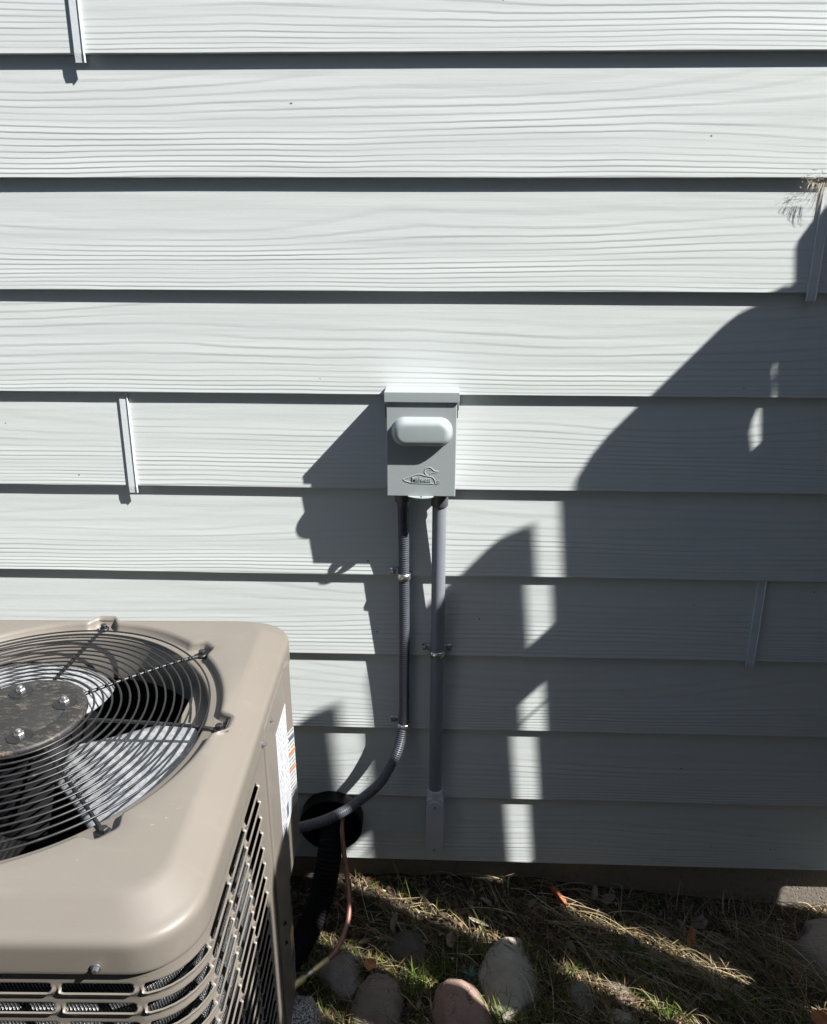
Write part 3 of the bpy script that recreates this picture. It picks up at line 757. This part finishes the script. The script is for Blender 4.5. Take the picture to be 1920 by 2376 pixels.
# service corner: cover above, cut-away valve panel below
cvx = .3325
prof = [(.3265, .0395), (.3300, .0400), (cvx, .0420), (cvx, .1960), (.3300, .2000), (.3385, .2250), (.3360, .2285), (.2200, .3300)]
def prism(prof, z0, z1, mat, name, parent, bevel=.0015, floor=True):
    n = len(prof); v = [(a, b, z0) for a, b in prof] + [(a, b, z1) for a, b in prof]
    f = [(i, (i + 1) % n, (i + 1) % n + n, i + n) for i in range(n)] + [tuple(range(n))[::-1], tuple(range(n, 2 * n))]
    return MB().add(v, f).obj(name, mat, parent, bevel=bevel)
sp = prism(prof + [(.200, .3285), (.200, .0395)], .357, .752, M['tan'], 'service_cover', ac)
# dark seam beside it
prism([(.3100, .0372), (.3230, .0372), (.3230, .0394), (.3100, .0394)], .096, .752, M['darkgap'], 'seam_gap', ac, bevel=0)
# lower valve panel
prism([(.3262, .0396), (.3300, .0402), (.3315, .0430), (.3315, .1395), (.3280, .1430), (.2500, .2300), (.230, .3285), (.200, .3285), (.200, .0396)], .096, .3565, M['tan'], 'valve_panel', ac)
for (yy, zz) in ((.075, .33), (.075, .285)):
    screw((AC.x + .3317, AC.y + yy, zz), (1, 0, 0), ac, .7, M['guard'])
def sticker(name, y0, y1, z0, z1, x, mat, parent, x1=None, skew=0):
    x1 = x if x1 is None else x1; t = .0006
    v = [(x + t, y0, z0), (x1 + t, y1, z0 + skew), (x1 + t, y1, z1 + skew), (x + t, y0, z1), (x, y0, z0), (x1, y1, z0 + skew), (x1, y1, z1 + skew), (x, y0, z1)]
    return mobj(name, v, [(0, 1, 2, 3), (4, 7, 6, 5), (0, 4, 5, 1), (1, 5, 6, 2), (2, 6, 7, 3), (3, 7, 4, 0)], mat, parent, False)
lb = sticker('rating_label', .107, .194, .466, .690, cvx + .0004, M['label'], ac)
sticker('logo', .110, .135, .470, .482, cvx + .0012, M['blueink'], lb); sticker('logo', .150, .162, .487, .512, cvx + .0012, M['blueink'], lb)
wl = sticker('warning_label', .2010, .2242, .462, .622, .3307, M['warn'], ac, .3387)
sticker('stripe', .2016, .2240, .574, .579, .3316, M['orange'], wl, .3396); sticker('stripe', .2016, .2240, .540, .544, .3316, M['orange'], wl, .3396); sticker('symbol', .206, .222, .602, .610, .3331, M['blueink'], wl, .3388)
cl = sticker('caution_label', .1085, .1375, .17, .262, .3319, M['warn'], ac)
sticker('stripe', .110, .136, .240, .256, .3327, M['yellow'], cl); sticker('stripe', .110, .136, .218, .224, .3327, M['orange'], cl); sticker('stripe', .110, .136, .180, .206, .3327, M['blueink'], cl)
pad = MB().box(-.885, -.312, -.77, -.15, -.06, .050).obj('equipment_pad', M['concrete'], None, bevel=.008); tag(pad, 'concrete pad under the condenser unit', 'concrete pad')
pad.hide_render = False

# ================================================================== STONES
def stone(loc, size, rot, mat, label, seed, ang=0.0, sub=4, cat='stone', group='stones bedded in the grass'):
    bm = bmesh.new(); bmesh.ops.create_icosphere(bm, subdivisions=sub, radius=1)
    off = Vector((seed * 3.7, seed * 1.3, seed * 2.1))
    planes = [(Vector((random.uniform(-1, 1), random.uniform(-1, 1), random.uniform(-.2, 1))).normalized(), random.uniform(.62, .85)) for _ in range(7)] if ang else []
    for vt in bm.verts:
        p = vt.co.copy(); r = 1 + .20 * noise.noise(p * 1.1 + off) + .10 * noise.noise(p * 2.6 + off) + .035 * noise.noise(p * 6 + off) + .018 * noise.noise(p * 15 + off)
        q = p * r
        for nv, d in planes:
            e = q.dot(nv) - d
            if e > 0: q -= nv * e * ang
        vt.co = Vector((q.x * size[0], q.y * size[1], q.z * size[2]))
    me = bpy.data.meshes.new('stone'); bm.to_mesh(me); bm.free(); me.materials.append(mat)
    me.polygons.foreach_set('use_smooth', [True] * len(me.polygons))
    o = link(bpy.data.objects.new('stone', me)); o.location = loc; o.rotation_euler = rot
    return tag(o, label, cat, group)
m_brown = stone_mat('grey_brown_cobble', (.17, .135, .115), (.26, .205, .17))
m_pink = stone_mat('pink_cobble', (.25, .155, .125), (.38, .26, .215), sc=22)
m_pale = stone_mat('pale_limestone', (.29, .26, .215), (.46, .42, .35), (.10, .06, .04), sc=16)
m_grey = stone_mat('grey_stone', (.18, .16, .14), (.28, .25, .22), sc=20)
m_dark = stone_mat('dark_flat_stone', (.075, .065, .055), (.13, .11, .095), sc=20)
m_gran = stone_mat('speckled_granite', (.50, .49, .47), (.60, .59, .57), speck=(.06, .06, .06))
stone((-.102, -.300, .010), (.050, .068, .042), (.35, .05, -.12), m_brown, 'smooth oval grey brown cobble next to the unit, in front of the copper tube', 1.0)
stone((.062, -.312, .006), (.062, .074, .052), (.2, -.05, .25), m_pink, 'rounded pink cobble with fine cracks at the bottom edge', 2.0)
stone((.160, -.242, .006), (.066, .098, .050), (.22, .1, -.22), m_pale, 'largest pale stone with angular faces beside the pink cobble', 3.0, .75)
stone((-.180, -.228, .012), (.052, .066, .040), (.1, .15, .5), m_grey, 'grey angular stone lying under the bend of the copper tube', 4.0, .7)
stone((-.046, -.160, .010), (.048, .046, .026), (.1, 0, .2), m_dark, 'dark flat stone half buried below the straight grey pipe', 5.0, .3)
stone((.300, -.250, -.004), (.032, .040, .030), (.2, 0, .3), m_grey, 'small grey rounded stone right of the largest pale stone', 6.0)
stone((.384, -.232, -.012), (.040, .040, .026), (.1, .1, -.3), m_brown, 'low brown stone under straw, beside the small grey stone', 7.0, .4)
stone((.372, -.288, -.012), (.036, .034, .026), (.1, 0, .4), m_pale, 'small pale stone in front of the low brown stone', 8.0, .4)
stone((.245, -.338, -.008), (.030, .028, .022), (0, 0, 0), m_pale, 'tiny pale stone at the bottom edge right of the pink cobble', 9.0)
gs = stone((-.244, -.350, .048), (.040, .046, .044), (0, 0, .2), m_gran, 'speckled grey granite stone touching the corner of the unit', 10.0)

# ================================================================== GRASS, STRAW, LEAVES
def ribbon_mesh(name, blades, mat, parent=None):
    """blades: list of (points[k,3], halfwidth, colour, side vector)"""
    V = []; Fq = []; C = []
    for pts, hw, col, side in blades:
        n0 = len(V); k = len(pts)
        for i, p in enumerate(pts):
            t = i / (k - 1); wv = hw * (1 - t ** 2.2) + hw * .06
            V.append(p - side * wv); V.append(p + side * wv); C.append(col); C.append(col)
        for i in range(k - 1): a = n0 + 2 * i; Fq.append((a, a + 1, a + 3, a + 2))
    V = np.array(V, dtype=np.float32)
    me = bpy.data.meshes.new(name); me.from_pydata(V.tolist(), [], Fq)
    at = me.color_attributes.new('tint', 'FLOAT_COLOR', 'POINT')
    at.data.foreach_set('color', np.c_[np.array(C, dtype=np.float32), np.ones(len(C), dtype=np.float32)].ravel())
    me.materials.append(mat); me.polygons.foreach_set('use_smooth', [True] * len(me.polygons))
    return link(bpy.data.objects.new(name, me), parent)
GREENS = [(.10, .165, .028), (.14, .20, .04), (.075, .125, .025), (.21, .23, .06), (.26, .24, .08)]
TANS = [(.31, .235, .125), (.42, .34, .20), (.22, .155, .08), (.14, .095, .052), (.52, .45, .29), (.17, .105, .055), (.10, .07, .042), (.075, .052, .033), (.20, .13, .07), (.12, .085, .05)]
def vcol(c, k=.25): 
    f = 1 + random.uniform(-k, k); return tuple(min(.8, x * f) for x in c)
def blade(x, y, z, h, lean, az, hw, col, segs=4, curl=1.6):
    d = np.array([math.cos(az), math.sin(az), 0]); pts = []
    for i in range(segs + 1):
        t = i / segs; pts.append(np.array([x, y, z]) + d * (lean * h * t ** curl) + np.array([0, 0, h * (t - .35 * lean * t * t)]))
    sd = random.uniform(0, PI); side = np.array([math.cos(sd), math.sin(sd), .15]); side /= np.linalg.norm(side)
    return (pts, hw, col, side)
def blocked(x, y):
    if y > .018: return True
    if x < -.2 and x > -1.0 and -.88 < y < -.07 and not (x > -.26): return True
    return False
# living grass (ground cover)
bl = []
def gdens(x, y):
    return .5 + .9 * noise.noise(Vector((x * 7, y * 9, 8.8)))
cnt = 0
while cnt < 7000:
    x = random.uniform(-.36, 1.0); y = random.uniform(-.62, .01)
    if blocked(x, y) or random.random() > gdens(x, y) * (1.15 if y < -.18 else .5): continue
    h = random.uniform(.012, .042) * (1.2 if y < -.2 else .9)
    bl.append(blade(x, y, gz(x, y) - .002, h, random.uniform(.1, 1.2), random.uniform(0, 2 * PI), random.uniform(.0006, .0014), vcol(random.choice(GREENS), .35))); cnt += 1
for _ in range(2200):                                                # thicker among the stones
    x = random.uniform(-.29, .56); y = random.uniform(-.42, -.15)
    if blocked(x, y): continue
    bl.append(blade(x, y, gz(x, y) - .002, random.uniform(.014, .045), random.uniform(.1, 1.2), random.uniform(0, 2 * PI), random.uniform(.0006, .0013), vcol(random.choice(GREENS + [(.24, .20, .08)]), .35)))
for _ in range(9000):
    x = random.uniform(-2.2, 2.3); y = random.uniform(-3.0, -.0)
    if (-.36 < x < 1.0 and y > -.62) or blocked(x, y): continue
    bl.append(blade(x, y, gz(x, y) - .002, random.uniform(.02, .06), random.uniform(.1, 1), random.uniform(0, 2 * PI), random.uniform(.0012, .0026), vcol(random.choice(GREENS)), 3))
tag(ribbon_mesh('grass', bl, M['grass']), kind='stuff')
# dead straw lying in swirls
bl = []
def straw(x, y, ln, az, lift, hw, col, segs=7, bend=.6):
    pts = []; px, py = x, y; a = az; base = gz(x, y) + random.uniform(.000, .006)
    for i in range(segs + 1):
        t = i / segs
        pts.append(np.array([px, py, max(gz(px, py) + .0012, base + lift * math.sin(PI * min(1, t * random.uniform(.85, 1.0))) + .002)]))
        px += ln / segs * math.cos(a); py = min(.017, py + ln / segs * math.sin(a)); a += bend / segs
    side = np.array([-math.sin(az), math.cos(az), random.uniform(-.6, .6)]); side /= np.linalg.norm(side)
    return (pts, hw, col, side)
cnt = 0
while cnt < 4600:
    x = random.uniform(-.34, .98); y = random.uniform(-.60, .015)
    if blocked(x, y): continue
    if x < .1 and random.random() < .35: continue
    az = -.75 + .8 * noise.noise(Vector((x * 3, y * 4, 2))) + random.gauss(0, .75) + (PI if random.random() < .5 else 0)
    bl.append(straw(x, y, random.choice((random.uniform(.03, .09), random.uniform(.07, .19))), az, abs(random.gauss(0, .013)), random.uniform(.0004, .0010), vcol(random.choice(TANS)), bend=random.gauss(0, .9))); cnt += 1
for _ in range(2600):                                                # brown scraps of leaf lying between the blades
    x = random.uniform(-.34, .98); y = random.uniform(-.45, .014)
    if blocked(x, y): continue
    bl.append(straw(x, y, random.uniform(.006, .022), random.uniform(0, 6.28), random.uniform(.001, .007), random.uniform(.0018, .0048), vcol(random.choice([(.12, .08, .05), (.17, .115, .07), (.09, .062, .042), (.22, .16, .10)]), .4), 3, random.gauss(0, 1)))
for _ in range(1500):                                                # short chaff
    x = random.uniform(-.34, .98); y = random.uniform(-.45, .012)
    if blocked(x, y): continue
    bl.append(straw(x, y, random.uniform(.006, .02), random.uniform(0, 6.28), random.uniform(0, .004), random.uniform(.0010, .0028), vcol(random.choice(TANS)), 3))
for x0, y0, n in ((.72, -.10, 90), (.66, -.06, 50), (.45, -.06, 40), (.55, -.09, 60)):   # long swept sedge against the footing
    for _ in range(n):
        bl.append(straw(x0 + random.gauss(0, .04), y0 + random.gauss(0, .03), random.uniform(.10, .2), -.95 + random.gauss(0, .22) + (0 if random.random() < .8 else 2.2), random.uniform(.008, .035), random.uniform(.0004, .0008), vcol(random.choice(TANS[:5] + [(.10, .11, .05)])), 9, random.gauss(.2, .4)))
def stem(pts, hw, col):
    P_, _ = spline(pts, 14); return (list(P_), hw, col, np.array([.75, -.6, .1]))
bl.append(stem([(.66, -.085, .015), (.735, -.065, .012), (.775, -.030, .05), (.812, -.004, .100)], .0009, (.40, .31, .18)))
bl.append(stem([(.178, -.012, .020), (.176, -.012, .065), (.192, -.022, .085), (.205, -.030, .084)], .0016, (.60, .54, .40)))
bl.append(stem([(.180, -.020, .045), (.215, -.030, .050), (.245, -.035, .030)], .0016, (.60, .54, .40)))
bl.append(stem([(.555, -.03, .00), (.560, -.015, .055), (.563, -.014, .075), (.570, -.03, .02)], .0010, (.42, .33, .2)))
for _ in range(130):                                                 # longer straw in pale tones only, putting the sun streak's brightness into its colour
    x_ = random.uniform(.2, .6); y_ = -.05 - (x_ - .2) * .33 + random.gauss(0, .03)
    bl.append(straw(x_, y_, random.uniform(.08, .16), -.45 + random.gauss(0, .3), random.uniform(.004, .016), random.uniform(.0007, .0013), vcol(random.choice(TANS[:2] + [TANS[4]])), 8, random.gauss(0, .6)))
tag(ribbon_mesh('straw', bl, M['straw']), kind='stuff')
# taller green tufts one can tell apart
def tuft(x, y, n, h0, h1, label, cols=GREENS[:4], spread=.016, hw=(.0009, .0018), lean=(.1, .9), azr=None):
    bl = []
    for _ in range(n):
        a = random.gauss(0, spread); b = random.gauss(0, spread * .8)
        az = random.uniform(0, 2 * PI) if azr is None else random.gauss(azr, .3)
        bl.append(blade(a, b, gz(x + a, y + b) - gz(x, y) - .003, random.uniform(h0, h1) * 1.25, random.uniform(*lean), az, random.uniform(*hw), vcol(random.choice(cols)), 5))
    o = ribbon_mesh('grass_tuft', bl, M['grass']); o.location = (x, y, gz(x, y))
    return tag(o, label, 'grass tuft', 'green grass tufts among the stones')
tuft(-.022, -.245, 70, .03, .065, 'bright green tuft between the oval brown cobble and the pink cobble')
tuft(.128, -.312, 80, .03, .07, 'bright green tuft between the pink cobble and the largest pale stone')
tuft(.092, -.160, 45, .03, .075, 'thin green tuft behind the largest pale stone')
tuft(.250, -.245, 70, .02, .05, 'yellow green tuft between the largest pale stone and the small grey stone', [(.20, .20, .05), (.28, .23, .09), (.11, .15, .03)])
tuft(.335, -.262, 55, .02, .05, 'dry yellowish tuft between the small grey stone and the low brown stone', [(.34, .26, .11), (.25, .2, .08)])
tuft(-.150, -.370, 60, .03, .06, 'straw coloured tuft between the granite stone and the oval cobble', [(.34, .26, .13), (.25, .19, .09), (.12, .14, .04)])
tuft(.47, -.275, 50, .02, .055, 'green tuft at the bottom edge right of the small pale stone')
tuft(.76, -.290, 60, .02, .055, 'sunlit tuft at the bottom right corner of the lawn', [(.16, .18, .05), (.34, .27, .13)])
tuft(.020, -.205, 60, .03, .06, 'green tuft between the dark flat stone and the pink cobble')
tuft(-.075, -.395, 60, .03, .06, 'green tuft in front of the smooth oval cobble at the bottom edge')
tuft(.015, -.385, 60, .025, .05, 'olive tuft at the bottom edge in front of the pink cobble', [(.14, .15, .04), (.26, .22, .09), (.09, .12, .03)])
tuft(.205, -.180, 50, .03, .06, 'dry tuft right behind the largest pale stone', [(.34, .27, .12), (.2, .19, .06), (.11, .14, .03)])
tuft(.42, -.150, 45, .03, .06, 'sparse green tuft above the low brown stone')
tuft(.60, -.255, 55, .03, .06, 'green tuft among the straw between the low brown stone and the upright rust leaf')
tuft(.345, -.325, 50, .02, .05, 'green tuft below the small pale stone at the bottom edge')
tuft(-.208, -.020, 22, .03, .07, 'pale dry tuft behind the black insulated line', [(.36, .30, .16), (.22, .2, .08)])
tb = []
for (dx, dy, h, ln, az, hw) in ((0, 0, .165, .42, 2.45, .0012), (.004, .003, .105, .32, 2.3, .0010), (.040, .006, .085, .52, 2.6, .0010), (.052, -.004, .07, .1, 1.2, .0009)):
    tb.append(blade(dx, dy, -.003, h, ln, az, hw, (.16, .20, .06), 8, 1.3))
o = ribbon_mesh('grass_tuft', tb, M['grass']); o.location = (-.040, -.078, gz(-.04, -.078)); tag(o, 'few long thin grass blades standing below the pull elbow', 'grass tuft', 'green grass tufts among the stones')
# leaves
def leaf(loc, ln, wd, rot, col, label, curl=.35, group=None, me=None):
    if me is None:
        nu, nv = 8, 4; v = []; f = []
        for i in range(nu + 1):
            t = i / nu; w_ = wd * math.sin(PI * t ** .85) ** .8 * (1 + .12 * math.sin(9 * t)) + .0004
            for j in range(nv + 1):
                s_ = (j / nv - .5) * 2; v.append(((t - .5) * ln, s_ * w_, curl * abs(s_) ** 1.3 * w_ * 1.2 + curl * ln * .35 * (t - .5) ** 2 + .0015 * math.sin(7 * t + 3 * s_)))
        for i in range(nu):
            for j in range(nv): a = i * (nv + 1) + j; f.append((a, a + 1, a + nv + 2, a + nv + 1))
        nm = simple('leaf_' + '_'.join('%03d' % int(c * 999) for c in col), col, .6, 0, .3, 90, .0006, 300)
        o = mobj('leaf', v, f, nm)
        me = o.data
    else: o = link(bpy.data.objects.new('leaf', me))
    o.location = loc; o.rotation_euler = rot
    return tag(o, label, 'leaf', group or 'fallen leaves')
leaf((.283, -.040, .040), .060, .020, (.7, -.5, 2.4), (.36, .10, .045), 'reddish orange fallen leaf left of the long sunlit straw streak', .5)
leaf((.562, -.108, .018), .042, .010, (.4, -.9, 1.3), (.34, .14, .05), 'narrow rust brown leaf standing in the straw near the foundation')
leaf((.742, -.200, .020), .062, .015, (1.1, -.9, 1.7), (.28, .12, .05), 'large rust coloured leaf standing upright in the grass by the footing', .2)
leaf((.768, -.278, .004), .050, .014, (.5, 0, -.5), (.42, .15, .06), 'orange leaf lying at the right edge of the grass')
leaf((-.122, -.222, .046), .030, .011, (.5, .3, .6), (.34, .15, .06), 'small orange leaf resting against the oval brown cobble')
leaf((.470, -.300, .006), .045, .010, (.3, .2, .2), (.22, .12, .07), 'brown leaf flat on the ground at the bottom edge')
leaf((.205, -.345, .014), .05, .012, (.9, .2, .9), (.46, .42, .35), 'bleached white leaf under the largest pale stone')
leaf((.105, -.105, .036), .045, .0035, (.3, .2, -.3), (.40, .36, .27), 'long bleached grass leaf arching over the largest pale stone')
tl_ = (.24, .19, .135); g1 = 'dead leaves caught in the straw'
lm = None
DEAD = [
    'tan dead leaf against the foundation, some way right of the reddish orange leaf',
    'tan dead leaf just above the narrow rust brown leaf',
    'tan dead leaf in the straw right of the narrow rust brown leaf',
    'tan dead leaf below and right of the narrow rust brown leaf',
    'tan dead leaf left of the narrow rust brown leaf',
    'tan dead leaf just below the reddish orange leaf',
    'tan dead leaf left of the large upright rust coloured leaf',
    'tan dead leaf touching the foundation right above the sunlit straw streak',
    'tan dead leaf lying at the start of the long sunlit straw streak',
    'tan dead leaf in the middle of the long sunlit straw streak',
    'tan dead leaf under the foundation above and right of the narrow rust brown leaf',
    'tan dead leaf halfway between the narrow and the large upright rust leaves',
    'tan dead leaf at the lower end of the long sunlit straw streak',
    'tan dead leaf above the small grey rounded stone',
    'tan dead leaf under the foundation left of the reddish orange leaf',
    'tan dead leaf near the foundation above the largest pale stone',
    'tan dead leaf below the foot of the straight grey pipe, behind the flat dark stone',
    'tan dead leaf by the tall thin grass blades near the foundation',
    'tan dead leaf between the dark flat stone and the largest pale stone',
    'tan dead leaf right of the copper tube, above the dark flat stone',
    'tan dead leaf right of and above the low brown stone',
    'tan dead leaf right of the small pale stone, deep in the straw',
    'tan dead leaf above the large upright rust coloured leaf',
    'tan dead leaf right beside the reddish orange leaf',
    'tan dead leaf just behind the largest pale stone',
    'tan dead leaf beside the bend of the copper tube, behind the grey angular stone']
spots = [(.406, -.015), (.553, -.068), (.644, -.105), (.617, -.197), (.503, -.086), (.322, -.096), (.68, -.232), (.37, -.008), (.36, -.06), (.43, -.12), (.60, -.06), (.66, -.17), (.52, -.19), (.30, -.15), (.22, -.06), (.12, -.05), (.02, -.10), (-.02, -.05), (.05, -.145), (-.07, -.115), (.47, -.16), (.58, -.24), (.71, -.15), (.34, -.05), (.16, -.12), (-.15, -.16)]
for i, (x, y) in enumerate(spots):
    o = leaf((x + random.gauss(0, .006), y + random.gauss(0, .004), gz(x, y) + random.uniform(.008, .020)), .040, .011, (random.gauss(0, .5), random.gauss(0, .5), random.uniform(0, 6.28)), tl_, DEAD[i], .7, g1, lm)
    lm = lm or o.data; k = random.uniform(.6, 1.15); o.scale = (k, k * random.uniform(.7, 1.2), k)
# lichen rosette
bl = []
for k in range(46):
    a = random.uniform(0, 6.28); bl.append(blade(.004 * math.cos(a) * random.random(), .004 * math.sin(a) * random.random(), 0, random.uniform(.008, .018), random.uniform(.6, 1.6), a, .0016, vcol((.14, .24, .18)), 3))
o = ribbon_mesh('rosette_weed', bl, M['grass']); o.location = (.080, -.222, gz(.08, -.222) + .010); tag(o, 'small blue green rosette weed behind the pink cobble', 'weed')
# cobweb clump under the siding lap at the right edge
cw = []
tc = [(.62, .56, .45), (.50, .44, .34), (.70, .66, .56)]
for cx, n, sp in ((.5950, 60, .0085), (.6200, 60, .0095)):
    for _ in range(n):
        p = np.array([cx + random.gauss(0, sp), random.uniform(-.004, .006), 1.5205 + random.gauss(0, .0045)]); d = np.array([random.gauss(0, 1), random.gauss(0, .4), random.gauss(0, .8)]) * .006
        cw.append(([p, p + d * .5 + np.array([0, 0, -.0015]), p + d], random.uniform(.0004, .0010), random.choice(tc), np.array([.3, -.2, .9])))
for (xa, za, xb, zb_) in [(.612, 1.517, .606, 1.462), (.613, 1.517, .608, 1.452), (.610, 1.516, .598, 1.470), (.618, 1.517, .627, 1.47), (.615, 1.516, .603, 1.48), (.598, 1.516, .590, 1.488), (.592, 1.516, .584, 1.494), (.604, 1.516, .600, 1.49), (.62, 1.515, .622, 1.455)]:
    for q in range(3):
        j = random.gauss(0, .002); pts = []
        for t in np.linspace(0, 1, 6): pts.append(np.array([xa + (xb - xa) * t + j + random.gauss(0, .0008), -.004 + .010 * t - .006 * math.sin(PI * t), za + (zb_ - za) * t]))
        cw.append((pts, .0003, tc[q], np.array([1.0, 0, 0])))
cwo = ribbon_mesh('cobweb', [([p - np.array([.605, 0, 1.52]) for p in a], b, c, d) for a, b, c, d in cw], M['straw']); cwo.location = (.605, -.0015, 1.52)
tag(cwo, 'torn dusty cobweb hanging under the siding edge at the upper right', 'cobweb')
